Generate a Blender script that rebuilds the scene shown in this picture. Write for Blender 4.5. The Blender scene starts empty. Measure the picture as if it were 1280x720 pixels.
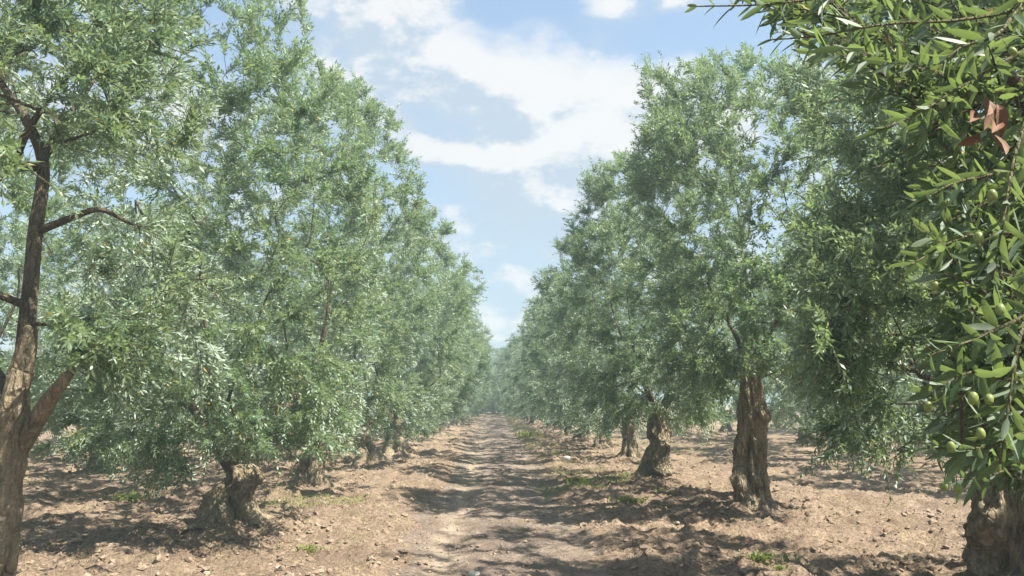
import bpy, math
import numpy as np
from mathutils import Vector, Matrix, Euler

# ------------------------------------------------------------------ camera
SC = bpy.context.scene
COL = SC.collection
EYE = 1.6
F = 960.0                                    # focal length in pixels of the 1280 px wide photograph
PITCH = math.atan(140 / F)
YAW = -math.atan(22 / F)
cam_d = bpy.data.cameras.new('camera')
cam = bpy.data.objects.new('camera', cam_d)
COL.objects.link(cam)
cam.location = (0, 0, EYE)
cam.rotation_euler = (math.pi / 2 + PITCH, 0, YAW)
cam_d.sensor_width = 36
cam_d.lens = 36 * F / 1280
cam_d.clip_start = 0.05
cam_d.clip_end = 3000
SC.camera = cam
CAMR = np.array(Euler((math.pi / 2 + PITCH, 0, YAW)).to_matrix())

# ------------------------------------------------------------------ sun, sky, exposure
SUN_EL = math.radians(54)
SUN_AZ = math.radians(117)                    # clockwise from +Y (down the path) towards +X
EXPOSURE = 1.7
SKY_STRENGTH = 0.08
sun_d = bpy.data.lights.new('sun', 'SUN')
sun_d.energy = 5.0
sun_d.angle = math.radians(0.6)
sun_d.color = (1.0, 0.93, 0.80)
sun = bpy.data.objects.new('sun', sun_d)
COL.objects.link(sun)
sdir = Vector((math.cos(SUN_EL) * math.sin(SUN_AZ), math.cos(SUN_EL) * math.cos(SUN_AZ), math.sin(SUN_EL)))
sun.rotation_euler = sdir.to_track_quat('Z', 'Y').to_euler()
sun.location = (20, 10, 30)

def build_world():
    w = bpy.data.worlds.new('World')
    SC.world = w
    w.use_nodes = True
    nt = w.node_tree
    N, L = nt.nodes, nt.links
    N.clear()
    out = N.new('ShaderNodeOutputWorld')
    bg = N.new('ShaderNodeBackground')
    bg.inputs['Strength'].default_value = SKY_STRENGTH
    L.new(bg.outputs[0], out.inputs[0])
    sky = N.new('ShaderNodeTexSky')
    sky.sky_type = 'NISHITA'
    sky.sun_disc = False
    sky.sun_elevation = SUN_EL
    sky.sun_rotation = SUN_AZ
    sky.air_density = 1.0
    sky.dust_density = 0.6
    sky.ozone_density = 1.2
    tc = N.new('ShaderNodeTexCoord')
    def math_(op, a, b=None, clamp=False):
        n = N.new('ShaderNodeMath'); n.operation = op; n.use_clamp = clamp
        for i, v in enumerate((a, b)):
            if v is None: continue
            if isinstance(v, (int, float)): n.inputs[i].default_value = v
            else: L.new(v, n.inputs[i])
        return n.outputs[0]
    def vmath(op, a, b):
        n = N.new('ShaderNodeVectorMath'); n.operation = op
        for i, v in enumerate((a, b)):
            if isinstance(v, tuple): n.inputs[i].default_value = v
            else: L.new(v, n.inputs[i])
        return n
    d0 = tc.outputs['Generated']
    def noise(vec, scale, detail, rough, off=(0, 0, 0)):
        v = vmath('ADD', vec, off).outputs[0]
        n = N.new('ShaderNodeTexNoise')
        n.inputs['Scale'].default_value = scale
        n.inputs['Detail'].default_value = detail
        n.inputs['Roughness'].default_value = rough
        L.new(v, n.inputs['Vector'])
        return n.outputs['Fac']
    def smooth(v, a, b, c=0.0, e=1.0):
        r = N.new('ShaderNodeMapRange'); r.interpolation_type = 'SMOOTHSTEP'
        for q, x in zip(('From Min', 'From Max', 'To Min', 'To Max'), (a, b, c, e)): r.inputs[q].default_value = x
        L.new(v, r.inputs['Value'])
        return r.outputs[0]
    def cloud_density(d):
        # clouds stretched sideways: flatter towards the horizon
        st = vmath('MULTIPLY', d, (1.0, 1.0, 1.7)).outputs[0]
        n1 = noise(st, 4.6, 8, 0.60, CLOUD_OFF)
        n3 = noise(st, 19.0, 5, 0.62, (7.1, 2.7, 0.2))
        base = math_('ADD', math_('MULTIPLY', n1, 1.0), math_('MULTIPLY', math_('SUBTRACT', n3, 0.5), 0.26))
        # heaped clouds that hang at their own places in the sky
        for (u, v, ru, rv, amp) in CLOUDS:
            c = pix_dir(u, v)
            diff = vmath('SUBTRACT', d, tuple(c)).outputs[0]
            sc_ = vmath('MULTIPLY', diff, (F / ru, F / ru, F / rv)).outputs[0]
            ln = N.new('ShaderNodeVectorMath'); ln.operation = 'LENGTH'
            L.new(sc_, ln.inputs[0])
            g = math_('MULTIPLY', ln.outputs['Value'], ln.outputs['Value'])
            g = math_('EXPONENT', math_('MULTIPLY', g, -1.0))
            base = math_('ADD', base, math_('MULTIPLY', g, amp))
        return base
    base = cloud_density(d0)
    above = cloud_density(vmath('ADD', d0, tuple(np.array([sdir.x, sdir.y, sdir.z + 0.5]) * 0.022)).outputs[0])
    mask = math_('MULTIPLY', smooth(base, 0.35, 0.68), 0.96)
    # the side of a heap that faces the sun is white, the rest grey-blue
    d = d0
    lit = smooth(math_('ADD', math_('SUBTRACT', base, above), math_('MULTIPLY', math_('SUBTRACT', base, 0.6), 0.25)), -0.06, 0.10)
    cm = N.new('ShaderNodeMix'); cm.data_type = 'RGBA'
    L.new(lit, cm.inputs['Factor'])
    k = 1.0 / SKY_STRENGTH / 2 ** EXPOSURE
    cm.inputs['A'].default_value = (0.57 * k, 0.68 * k, 0.80 * k, 1)
    cm.inputs['B'].default_value = (0.93 * k, 0.93 * k, 0.94 * k, 1)
    # thin veil of high cloud over the blue, thicker towards the horizon
    sep = N.new('ShaderNodeSeparateXYZ'); L.new(d, sep.inputs[0])
    hz = N.new('ShaderNodeMapRange')
    hz.inputs['From Min'].default_value = 0.0
    hz.inputs['From Max'].default_value = 0.55
    hz.inputs['To Min'].default_value = 0.9
    hz.inputs['To Max'].default_value = 0.34
    L.new(sep.outputs['Z'], hz.inputs['Value'])
    veil = N.new('ShaderNodeMix'); veil.data_type = 'RGBA'
    L.new(hz.outputs[0], veil.inputs['Factor'])
    L.new(sky.outputs[0], veil.inputs['A'])
    veil.inputs['B'].default_value = (0.50 * k, 0.66 * k, 0.80 * k, 1)
    mx = N.new('ShaderNodeMix'); mx.data_type = 'RGBA'
    L.new(mask, mx.inputs['Factor'])
    L.new(veil.outputs['Result'], mx.inputs['A'])
    L.new(cm.outputs['Result'], mx.inputs['B'])
    L.new(mx.outputs['Result'], bg.inputs['Color'])

def pix_dir(u, v):
    d = CAMR @ np.array([(u - 640) / F, (360 - v) / F, -1.0])
    return d / np.linalg.norm(d)
def P(u, v, y):
    """the point on the ray of photograph pixel (u, v) that lies y metres down the path"""
    d = pix_dir(u, v)
    return np.array([0, 0, EYE]) + d * (y / d[1])

CLOUD_OFF = (0.0, 0.0, 0.0)
CLOUDS = [(520, 20, 70, 60, 0.16), (585, 80, 70, 30, 0.13), (450, 80, 80, 60, 0.10), (740, 115, 95, 55, 0.24), (655, 110, 40, 30, 0.10),
          (660, 42, 36, 16, 0.13), (765, 8, 34, 16, 0.20), (590, 196, 130, 18, 0.17), (730, 185, 80, 36, 0.12), (840, 5, 30, 12, .12),
          (640, 5, 80, 34, -0.24), (850, 50, 80, 34, -0.22), (560, 140, 60, 20, -0.06), (640, 300, 190, 70, 0.02)]
build_world()
SC.view_settings.view_transform = 'Standard'
SC.view_settings.look = 'None'
SC.view_settings.exposure = EXPOSURE
SC.view_settings.gamma = 1.0
SC.view_settings.use_curve_mapping = False
SC.render.engine = 'CYCLES'
SC.cycles.max_bounces = 8
SC.cycles.diffuse_bounces = 4
SC.cycles.transmission_bounces = 6
SC.cycles.glossy_bounces = 2
SC.cycles.use_denoising = True

# ------------------------------------------------------------------ numpy noise
def _hash(ix, iy, iz, seed):
    h = (ix.astype(np.int64) * 374761393 + iy.astype(np.int64) * 668265263 + iz.astype(np.int64) * 2147483647 + seed * 1442695041) & 0xFFFFFFFF
    h = ((h ^ (h >> 13)) * 1274126177) & 0xFFFFFFFF
    h = ((h ^ (h >> 16)) * 2246822519) & 0xFFFFFFFF
    return ((h ^ (h >> 15)) & 0xFFFFFF) / float(0xFFFFFF)
def vnoise(x, y, z=None, seed=0):
    """value noise in -1 .. 1"""
    x = np.asarray(x, float); y = np.asarray(y, float)
    z = np.zeros_like(x) if z is None else np.asarray(z, float)
    fx, fy, fz = np.floor(x), np.floor(y), np.floor(z)
    tx, ty, tz = x - fx, y - fy, z - fz
    tx = tx * tx * (3 - 2 * tx); ty = ty * ty * (3 - 2 * ty); tz = tz * tz * (3 - 2 * tz)
    r = 0
    for a in (0, 1):
        for b in (0, 1):
            for c in (0, 1):
                w = (tx if a else 1 - tx) * (ty if b else 1 - ty) * (tz if c else 1 - tz)
                r = r + w * _hash(fx + a, fy + b, fz + c, seed)
    return r * 2 - 1
def fbm(x, y, z=None, octv=4, seed=0, rough=0.5):
    r, a, s = 0, 1.0, 1.0
    for o in range(octv):
        r = r + a * vnoise(x * s + o * 17.3, y * s - o * 9.1, None if z is None else z * s + o * 4.7, seed + o)
        a *= rough; s *= 2.03
    return r

# ------------------------------------------------------------------ materials
class MT:
    """small helper for procedural node materials"""
    def __init__(self, name):
        self.m = bpy.data.materials.new(name)
        self.m.use_nodes = True
        self.N, self.L = self.m.node_tree.nodes, self.m.node_tree.links
        self.bsdf = self.N['Principled BSDF']
        self.out = self.N['Material Output']
    def n(self, kind, **kw):
        o = self.N.new(kind)
        for k, v in kw.items(): setattr(o, k, v)
        return o
    def link(self, a, b): self.L.new(a, b)
    def set(self, sock, v):
        if isinstance(v, (int, float, tuple)): sock.default_value = v
        else: self.link(v, sock)
    def math(self, op, a, b=0.0, clamp=False):
        o = self.n('ShaderNodeMath', operation=op, use_clamp=clamp)
        self.set(o.inputs[0], a); self.set(o.inputs[1], b)
        return o.outputs[0]
    def mix(self, f, a, b, blend='MIX'):
        o = self.n('ShaderNodeMix', data_type='RGBA', blend_type=blend)
        self.set(o.inputs['Factor'], f); self.set(o.inputs['A'], a); self.set(o.inputs['B'], b)
        return o.outputs['Result']
    def noise(self, vec, scale, detail=4, rough=0.55):
        o = self.n('ShaderNodeTexNoise')
        o.inputs['Scale'].default_value = scale; o.inputs['Detail'].default_value = detail
        o.inputs['Roughness'].default_value = rough
        if vec is not None: self.link(vec, o.inputs['Vector'])
        return o.outputs['Fac']
    def rng(self, v, a, b, c=0.0, d=1.0):
        o = self.n('ShaderNodeMapRange')
        self.set(o.inputs['Value'], v)
        for k, x in zip(('From Min', 'From Max', 'To Min', 'To Max'), (a, b, c, d)): o.inputs[k].default_value = x
        return o.outputs[0]
    def obj(self):
        return self.n('ShaderNodeTexCoord').outputs['Object']
    def bump(self, h, strength, dist):
        o = self.n('ShaderNodeBump')
        o.inputs['Strength'].default_value = strength; o.inputs['Distance'].default_value = dist
        self.link(h, o.inputs['Height'])
        self.link(o.outputs[0], self.bsdf.inputs['Normal'])

def rgb(r, g, b): return (r, g, b, 1.0)

def leaf_material(name, top_a, top_b, under, trans, rough=0.42):
    t = MT(name)
    at = t.n('ShaderNodeAttribute'); at.attribute_name = 'tint'
    fac = at.outputs['Fac']
    top = t.mix(fac, top_a, top_b)
    geo = t.n('ShaderNodeNewGeometry')
    col = t.mix(geo.outputs['Backfacing'], top, under)
    yel = t.rng(fac, 0.93, 0.96)
    col = t.mix(yel, col, rgb(0.30, 0.24, 0.06))
    t.link(col, t.bsdf.inputs['Base Color'])
    t.bsdf.inputs['Roughness'].default_value = rough
    t.bsdf.inputs['Specular IOR Level'].default_value = 0.30
    tr = t.n('ShaderNodeBsdfTranslucent')
    t.link(t.mix(fac, trans, tuple(0.8 * c for c in trans[:3]) + (1,)), tr.inputs['Color'])
    ms = t.n('ShaderNodeMixShader'); ms.inputs[0].default_value = 0.36
    t.link(t.bsdf.outputs[0], ms.inputs[1]); t.link(tr.outputs[0], ms.inputs[2])
    t.link(ms.outputs[0], t.out.inputs[0])
    return t.m

M = {}
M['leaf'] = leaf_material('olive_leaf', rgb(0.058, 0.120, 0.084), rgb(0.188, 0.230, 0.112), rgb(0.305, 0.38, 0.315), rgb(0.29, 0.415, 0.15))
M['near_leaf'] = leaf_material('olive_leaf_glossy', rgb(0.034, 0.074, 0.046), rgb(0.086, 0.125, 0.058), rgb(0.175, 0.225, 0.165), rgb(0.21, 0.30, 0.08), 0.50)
M['weed'] = leaf_material('weed_leaf', rgb(0.12, 0.18, 0.035), rgb(0.25, 0.27, 0.07), rgb(0.17, 0.21, 0.06), rgb(0.30, 0.38, 0.06), 0.6)
M['litter'] = leaf_material('leaf_litter', rgb(0.30, 0.23, 0.12), rgb(0.20, 0.14, 0.08), rgb(0.34, 0.29, 0.19), rgb(0.2, 0.15, 0.07), 0.7)

def bark_material(name, dark, light, s=1.0):
    t = MT(name)
    o = t.obj()
    mp = t.n('ShaderNodeMapping'); mp.inputs['Scale'].default_value = (9 * s, 9 * s, 2.6 * s)
    t.link(o, mp.inputs['Vector'])
    fur = t.noise(mp.outputs[0], 2.2, 8, 0.65)
    pat = t.noise(o, 3.5, 5, 0.6)
    fine = t.noise(o, 60, 4, 0.6)
    f = t.rng(t.math('ADD', t.math('MULTIPLY', fur, 0.7), t.math('MULTIPLY', pat, 0.45)), 0.40, 0.72)
    c = t.mix(f, dark, light)
    c = t.mix(t.rng(fine, 0.35, 0.7, 0.0, 0.45), c, tuple(0.55 * v for v in dark[:3]) + (1,))
    lich = t.rng(t.noise(o, 11, 5, 0.6), 0.60, 0.68, 0, 0.55)
    c = t.mix(lich, c, rgb(0.22, 0.20, 0.14))
    t.link(c, t.bsdf.inputs['Base Color'])
    t.bsdf.inputs['Roughness'].default_value = 0.9
    t.bsdf.inputs['Specular IOR Level'].default_value = 0.2
    vo = t.n('ShaderNodeTexVoronoi', feature='DISTANCE_TO_EDGE')
    vo.inputs['Scale'].default_value = 1.6
    wv = t.n('ShaderNodeVectorMath', operation='ADD')
    t.link(mp.outputs[0], wv.inputs[0])
    nz_ = t.n('ShaderNodeTexNoise'); nz_.inputs['Scale'].default_value = 5.0; t.link(o, nz_.inputs['Vector'])
    t.link(nz_.outputs['Color'], wv.inputs[1])
    t.link(wv.outputs[0], vo.inputs['Vector'])
    crack = t.rng(vo.outputs['Distance'], 0.0, 0.16)
    h = t.math('ADD', t.math('ADD', fur, t.math('MULTIPLY', fine, 0.4)), t.math('MULTIPLY', crack, 0.45))
    t.bump(h, 1.0, 0.05)
    return t.m
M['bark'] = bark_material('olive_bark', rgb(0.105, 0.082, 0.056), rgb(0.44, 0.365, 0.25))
M['limb'] = bark_material('shaded_limb_bark', rgb(0.060, 0.048, 0.034), rgb(0.20, 0.165, 0.115), 1.4)  # greyer young bark, darkened further so the colour carries the limbs' shade
M['twig'] = bark_material('twig_bark', rgb(0.07, 0.055, 0.035), rgb(0.20, 0.165, 0.105), 3)
M['shoot'] = bark_material('green_shoot', rgb(0.13, 0.13, 0.06), rgb(0.24, 0.23, 0.13), 4)

def soil_material(name, path):
    t = MT(name)
    o = t.obj()
    big = t.noise(o, 0.55, 4, 0.55)
    mid = t.noise(o, 3.2, 6, 0.62)
    fine = t.noise(o, 26, 6, 0.68)
    grit = t.noise(o, 110, 3, 0.6)
    if path:
        a, b = rgb(0.180, 0.142, 0.118), rgb(0.345, 0.283, 0.240)
    else:
        a, b = rgb(0.195, 0.140, 0.102), rgb(0.405, 0.312, 0.232)
    c = t.mix(t.rng(t.math('ADD', t.math('MULTIPLY', big, 0.5), t.math('MULTIPLY', mid, 0.6)), 0.40, 0.70), a, b)
    c = t.mix(t.rng(fine, 0.33, 0.60, 0.78, 0.0), c, rgb(0.10, 0.068, 0.046))
    # dry straw and dust
    straw = t.math('MULTIPLY', t.rng(t.noise(o, 1.3, 5, 0.6), 0.50, 0.66), t.rng(fine, 0.46, 0.60))
    c = t.mix(t.math('MULTIPLY', straw, 0.25 if path else 0.6), c, rgb(0.44, 0.345, 0.215))
    if not path:
        # thin green growth near the trees
        sx = t.n('ShaderNodeSeparateXYZ'); t.link(o, sx.inputs[0])
        g = t.math('MULTIPLY', t.rng(t.noise(o, 0.9, 5, 0.6), 0.56, 0.66), t.rng(t.noise(o, 17, 4, 0.7), 0.46, 0.62))
        c = t.mix(t.math('MULTIPLY', g, 0.5), c, rgb(0.125, 0.135, 0.045))
    else:
        # the pale powdery wheel rut
        at = t.n('ShaderNodeAttribute'); at.attribute_name = 'rut'
        r = t.math('MULTIPLY', at.outputs['Fac'], t.rng(mid, 0.35, 0.60))
        c = t.mix(t.math('MULTIPLY', r, 0.85), c, rgb(0.46, 0.375, 0.285))
    t.link(c, t.bsdf.inputs['Base Color'])
    t.bsdf.inputs['Roughness'].default_value = 0.95
    t.bsdf.inputs['Specular IOR Level'].default_value = 0.15
    t.bump(t.math('ADD', t.math('MULTIPLY', fine, 1.0), t.math('MULTIPLY', grit, 0.35)), 1.0, 0.06)
    return t.m
M['soil'] = soil_material('tilled_soil', False)
M['path'] = soil_material('path_soil', True)

def plain(name, a, b, scale, rough, bump=0.3, bd=0.01):
    t = MT(name)
    o = t.obj()
    n = t.noise(o, scale, 6, 0.6)
    t.link(t.mix(t.rng(n, 0.35, 0.65), a, b), t.bsdf.inputs['Base Color'])
    t.bsdf.inputs['Roughness'].default_value = rough
    t.bsdf.inputs['Specular IOR Level'].default_value = 0.25
    t.bump(n, bump, bd)
    return t.m
M['clod'] = plain('soil_clod', rgb(0.13, 0.094, 0.070), rgb(0.30, 0.230, 0.172), 14, 0.95, 0.8, 0.02)
M['stone'] = plain('pale_stone', rgb(0.42, 0.37, 0.31), rgb(0.66, 0.61, 0.54), 22, 0.85)
M['olive'] = plain('green_olive', rgb(0.115, 0.165, 0.04), rgb(0.20, 0.235, 0.075), 160, 0.38, 0.05, 0.001)
M['dead_leaf'] = plain('dead_leaf', rgb(0.075, 0.030, 0.014), rgb(0.155, 0.075, 0.030), 60, 0.6, 0.3, 0.003)

# ------------------------------------------------------------------ mesh helpers
def np_mesh(name, verts, faces, tint=None, smooth=False):
    """verts (n,3); faces (m,k) with one k"""
    me = bpy.data.meshes.new(name)
    verts = np.ascontiguousarray(verts, dtype=np.float32)
    faces = np.ascontiguousarray(faces, dtype=np.int32)
    m, k = faces.shape
    me.vertices.add(len(verts)); me.vertices.foreach_set('co', verts.ravel())
    me.loops.add(m * k); me.loops.foreach_set('vertex_index', faces.ravel())
    me.polygons.add(m)
    me.polygons.foreach_set('loop_start', np.arange(0, m * k, k, dtype=np.int32))
    me.polygons.foreach_set('loop_total', np.full(m, k, dtype=np.int32))
    me.polygons.foreach_set('use_smooth', np.full(m, smooth, dtype=bool))
    if tint is not None:
        a = me.attributes.new('tint', 'FLOAT', 'FACE')
        a.data.foreach_set('value', np.ascontiguousarray(tint, dtype=np.float32))
    me.update(calc_edges=True)
    return me
def add(name, me, mat, parent=None, loc=None, **props):
    o = bpy.data.objects.new(name, me)
    COL.objects.link(o)
    if mat is not None and me is not None and not me.materials: me.materials.append(mat)
    if parent is not None: o.parent = parent
    if loc is not None: o.location = loc
    for k, v in props.items(): o[k] = v
    return o
def unit(a):
    return a / np.maximum(np.linalg.norm(a, axis=-1, keepdims=True), 1e-9)
def perp(d):
    """two unit vectors square to each d"""
    ref = np.where(np.abs(d[..., 2:3]) > 0.9, np.array([1.0, 0, 0]), np.array([0, 0, 1.0]))
    a = unit(np.cross(d, ref)); b = np.cross(d, a)
    return a, b

class Buf:
    """collects quads (triangles repeat their last corner nowhere: everything here is quads)"""
    def __init__(self): self.v, self.f, self.n = [], [], 0
    def add(self, v, f):
        self.v.append(v); self.f.append(f + self.n); self.n += len(v)
    def mesh(self, name, smooth=True):
        return np_mesh(name, np.concatenate(self.v), np.concatenate(self.f), None, smooth)
def tube(buf, pts, rad, sides):
    pts = np.asarray(pts, float); rad = np.asarray(rad, float)
    n = len(pts)
    tan = unit(np.gradient(pts, axis=0))
    a, b = perp(tan)
    for i in range(1, n):                       # keep the frame from spinning
        a[i] = a[i - 1] - tan[i] * np.dot(a[i - 1], tan[i]); a[i] /= max(np.linalg.norm(a[i]), 1e-9)
        b[i] = np.cross(tan[i], a[i])
    th = np.arange(sides) * 2 * math.pi / sides
    ring = a[:, None, :] * np.cos(th)[None, :, None] + b[:, None, :] * np.sin(th)[None, :, None]
    v = (pts[:, None, :] + ring * rad[:, None, None]).reshape(-1, 3)
    i = np.arange(n - 1)[:, None] * sides; j = np.arange(sides)[None, :]
    f = np.stack([i + j, i + (j + 1) % sides, i + sides + (j + 1) % sides, i + sides + j], -1).reshape(-1, 4)
    buf.add(v, f)
def spline(ctrl, n):
    """smooth resampling of control rows"""
    c = np.asarray(ctrl, float)
    c = np.vstack([2 * c[0] - c[1], c, 2 * c[-1] - c[-2]])
    t = np.linspace(0, len(c) - 3 - 1e-6, n)
    i = t.astype(int); u = (t - i)[:, None]
    p0, p1, p2, p3 = c[i], c[i + 1], c[i + 2], c[i + 3]
    return 0.5 * (2 * p1 + (p2 - p0) * u + (2 * p0 - 5 * p1 + 4 * p2 - p3) * u * u + (3 * p1 - p0 - 3 * p2 + p3) * u ** 3)

# ------------------------------------------------------------------ trunks
def trunk_mesh(name, ctrl, seed, nth=56, nz=70, flare=0.75, gnarl=1.0, end_taper=True):
    """ctrl rows: x, y, z, r. A fluted, knotted, hollow-looking old trunk."""
    rng = np.random.default_rng(seed)
    c = spline(ctrl, nz)
    pts, rad = c[:, :3], c[:, 3]
    th = np.linspace(0, 2 * math.pi, nth, endpoint=False)
    T, Zi = np.meshgrid(th, np.arange(nz))
    z = pts[Zi, 2]
    h = z - pts[0, 2]
    tw = rng.uniform(-0.9, 0.9)
    m = np.ones_like(T)
    for k, a in ((2, 0.10), (3, 0.13), (5, 0.10), (7, 0.05)):
        m += gnarl * a * np.cos(k * (T + tw * h) + rng.uniform(0, 6.28)) * (0.55 + 0.9 * np.exp(-h / 0.35))
    for q in range(4):                          # hollows and deep folds
        a0 = rng.uniform(0, 6.28); zc = rng.uniform(0.1, 0.9); zl = rng.uniform(0.2, 0.5)
        dth = (T + tw * h + 0.35 * np.sin(3 * h + q) - a0 + math.pi) % (2 * math.pi) - math.pi
        m -= gnarl * 0.38 * np.exp(-(dth / 0.17) ** 2) * np.exp(-((h - zc) / zl) ** 2)
    cx, sx = np.cos(T), np.sin(T)
    m += gnarl * 0.25 * fbm(cx * 1.9 + 5, sx * 1.9 + seed, h * 4.6, 4, seed)
    m += gnarl * 0.08 * fbm(cx * 6, sx * 6, h * 6.0 + seed, 3, seed + 9)
    Tw = T + tw * h + 0.3 * np.sin(2.3 * h + seed)
    rib = 1 - 2.2 * np.abs(fbm(np.cos(Tw) * 3.2, np.sin(Tw) * 3.2, h * 1.3 + seed * .7, 3, seed + 21))
    m += gnarl * 0.085 * rib
    for q in range(7):                          # burls
        a0 = rng.uniform(0, 6.28); zc = rng.uniform(0.05, 1.5); br = rng.uniform(.07, .15)
        dth = (T - a0 + math.pi) % (2 * math.pi) - math.pi
        m += gnarl * 0.24 * np.exp(-((dth * rad[Zi]) ** 2 + (h - zc) ** 2) / br ** 2)
    m *= 1 + flare * np.exp(-h / 0.16) * (1 + 0.5 * np.cos(5 * T + seed))
    tf = np.clip((Zi / (nz - 1.0) - 0.72) / 0.28, 0, 1)
    m = m + (1.0 - m) * 0.85 * tf * tf * (3 - 2 * tf)
    m = np.maximum(m, 0.35)
    r = rad[Zi] * m
    if end_taper:
        e = np.clip((np.arange(nz) - (nz - 6)) / 5.0, 0, 1)
        r = r * (1 - 0.85 * e[Zi] ** 2)
    x = pts[Zi, 0] + r * cx; y = pts[Zi, 1] + r * sx
    zz = z + 0.02 * gnarl * fbm(cx * 2, sx * 2, h * 4, 2, seed + 3)
    v = np.stack([x, y, zz], -1).reshape(-1, 3)
    i = np.arange(nz - 1)[:, None] * nth; j = np.arange(nth)[None, :]
    f = np.stack([i + j, i + (j + 1) % nth, i + nth + (j + 1) % nth, i + nth + j], -1).reshape(-1, 4)
    return np_mesh(name, v, f, None, True)

# ------------------------------------------------------------------ leaves
def leaf_cloud(org, dirs, lens, rng, n_pairs, leaf_len, leaf_w, six=False, droop=0.55, keep=None, stems=False, spread=0.80):
    """Leafy shoots: every shoot curves and carries opposite leaf pairs. Returns verts, faces (quads), tint and the stems' (v, f)."""
    S = len(org)
    t = (np.arange(n_pairs) + 0.6) / n_pairs
    g = np.array([0, 0, -1.0])
    side = rng.normal(0, 0.18, (S, 3))
    L = lens[:, None, None]
    tt = t[None, :, None]
    pos = org[:, None, :] + L * (dirs[:, None, :] * tt + (g * droop + side[:, None, :]) * 0.5 * tt ** 2)
    tan = unit(dirs[:, None, :] + (g * droop + side[:, None, :]) * tt)
    a, b = perp(tan)
    ph0 = rng.uniform(0, 6.28, (S, 1)) + np.arange(n_pairs)[None, :] * (math.pi / 2)
    out = []
    for sgn in (0, 1):
        ph = (ph0 + sgn * math.pi + rng.normal(0, 0.35, (S, n_pairs)))[..., None]
        rd = a * np.cos(ph) + b * np.sin(ph)
        ang = rng.normal(spread, 0.20, (S, n_pairs, 1))
        ld = unit(tan * np.cos(ang) + rd * np.sin(ang) + g * 0.10)
        nrm = unit(tan * np.sin(ang) - rd * np.cos(ang) + rng.normal(0, 0.35, (S, n_pairs, 3)))
        out.append((pos, ld, nrm))
    p = np.concatenate([o[0].reshape(-1, 3) for o in out]); d = np.concatenate([o[1].reshape(-1, 3) for o in out])
    nr = np.concatenate([o[2].reshape(-1, 3) for o in out])
    tint_s = np.repeat(np.clip(0.5 + 0.55 * vnoise(org[:, 0] * 1.3, org[:, 1] * 1.3, org[:, 2] * 1.3, 71) + rng.normal(0, .2, S), 0, 1), n_pairs)
    tint = 0.6 * np.concatenate([tint_s, tint_s]) + 0.4 * rng.uniform(0, 1, len(p))
    tint = np.where(rng.uniform(0, 1, len(p)) < 0.012, 1.0, tint * 0.92)
    sel = rng.uniform(0, 1, len(p)) < 0.93
    if keep is not None: sel &= keep(p)
    p, d, nr, tint = p[sel], d[sel], nr[sel], tint[sel]
    n = len(p)
    ll = (leaf_len * rng.uniform(0.7, 1.25, n))[:, None]; w = (leaf_w * rng.uniform(0.75, 1.25, n))[:, None]
    s = unit(np.cross(d, nr)); nr = np.cross(s, d)
    bend = rng.normal(0.0, 0.10, (n, 1))
    tip = p + d * ll + nr * bend * ll
    if six:
        q1 = p + d * ll * 0.30 + nr * bend * ll * 0.15; q2 = p + d * ll * 0.68 + nr * bend * ll * 0.5
        up = nr * w * 0.14
        V = np.stack([p, q1 + s * w * .45 + up, q2 + s * w * .40 + up, tip, q2 - s * w * .40 + up, q1 - s * w * .45 + up], 1).reshape(-1, 3)
        k = np.arange(n)[:, None] * 6
        Fc = np.stack([k + np.array([[0, 1, 2, 3]]), k + np.array([[0, 3, 4, 5]])], 1).reshape(-1, 4)
    else:
        mid = p + d * ll * 0.48 + nr * bend * ll * 0.2
        V = np.stack([p, mid + s * w * .5, tip, mid - s * w * .5], 1).reshape(-1, 3)
        k = np.arange(n)[:, None] * 4
        Fc = (k + np.array([[0, 1, 2, 3]]))
    tint = np.repeat(tint, len(Fc) // n)
    st = None
    if stems:
        ts = np.array([0.0, 0.5, 1.0])[None, :, None]
        sp = org[:, None, :] + L * (dirs[:, None, :] * ts + (g * droop + side[:, None, :]) * 0.5 * ts ** 2)
        a2, b2 = perp(unit(dirs))
        rr = np.array([1.0, 0.7, 0.3])[None, :, None, None] * 0.0032
        tri = np.stack([a2, -0.5 * a2 + 0.87 * b2, -0.5 * a2 - 0.87 * b2], 1)[:, None, :, :]
        sv = (sp[:, :, None, :] + tri * rr).reshape(-1, 3)
        base = np.arange(S)[:, None, None, None] * 9 + np.arange(2)[None, :, None, None] * 3
        j = np.arange(3)[None, None, :, None]
        q = np.concatenate([base + j, base + (j + 1) % 3, base + 3 + (j + 1) % 3, base + 3 + j], -1).reshape(-1, 4)
        st = (sv, q)
    return V, Fc, tint, st

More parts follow.
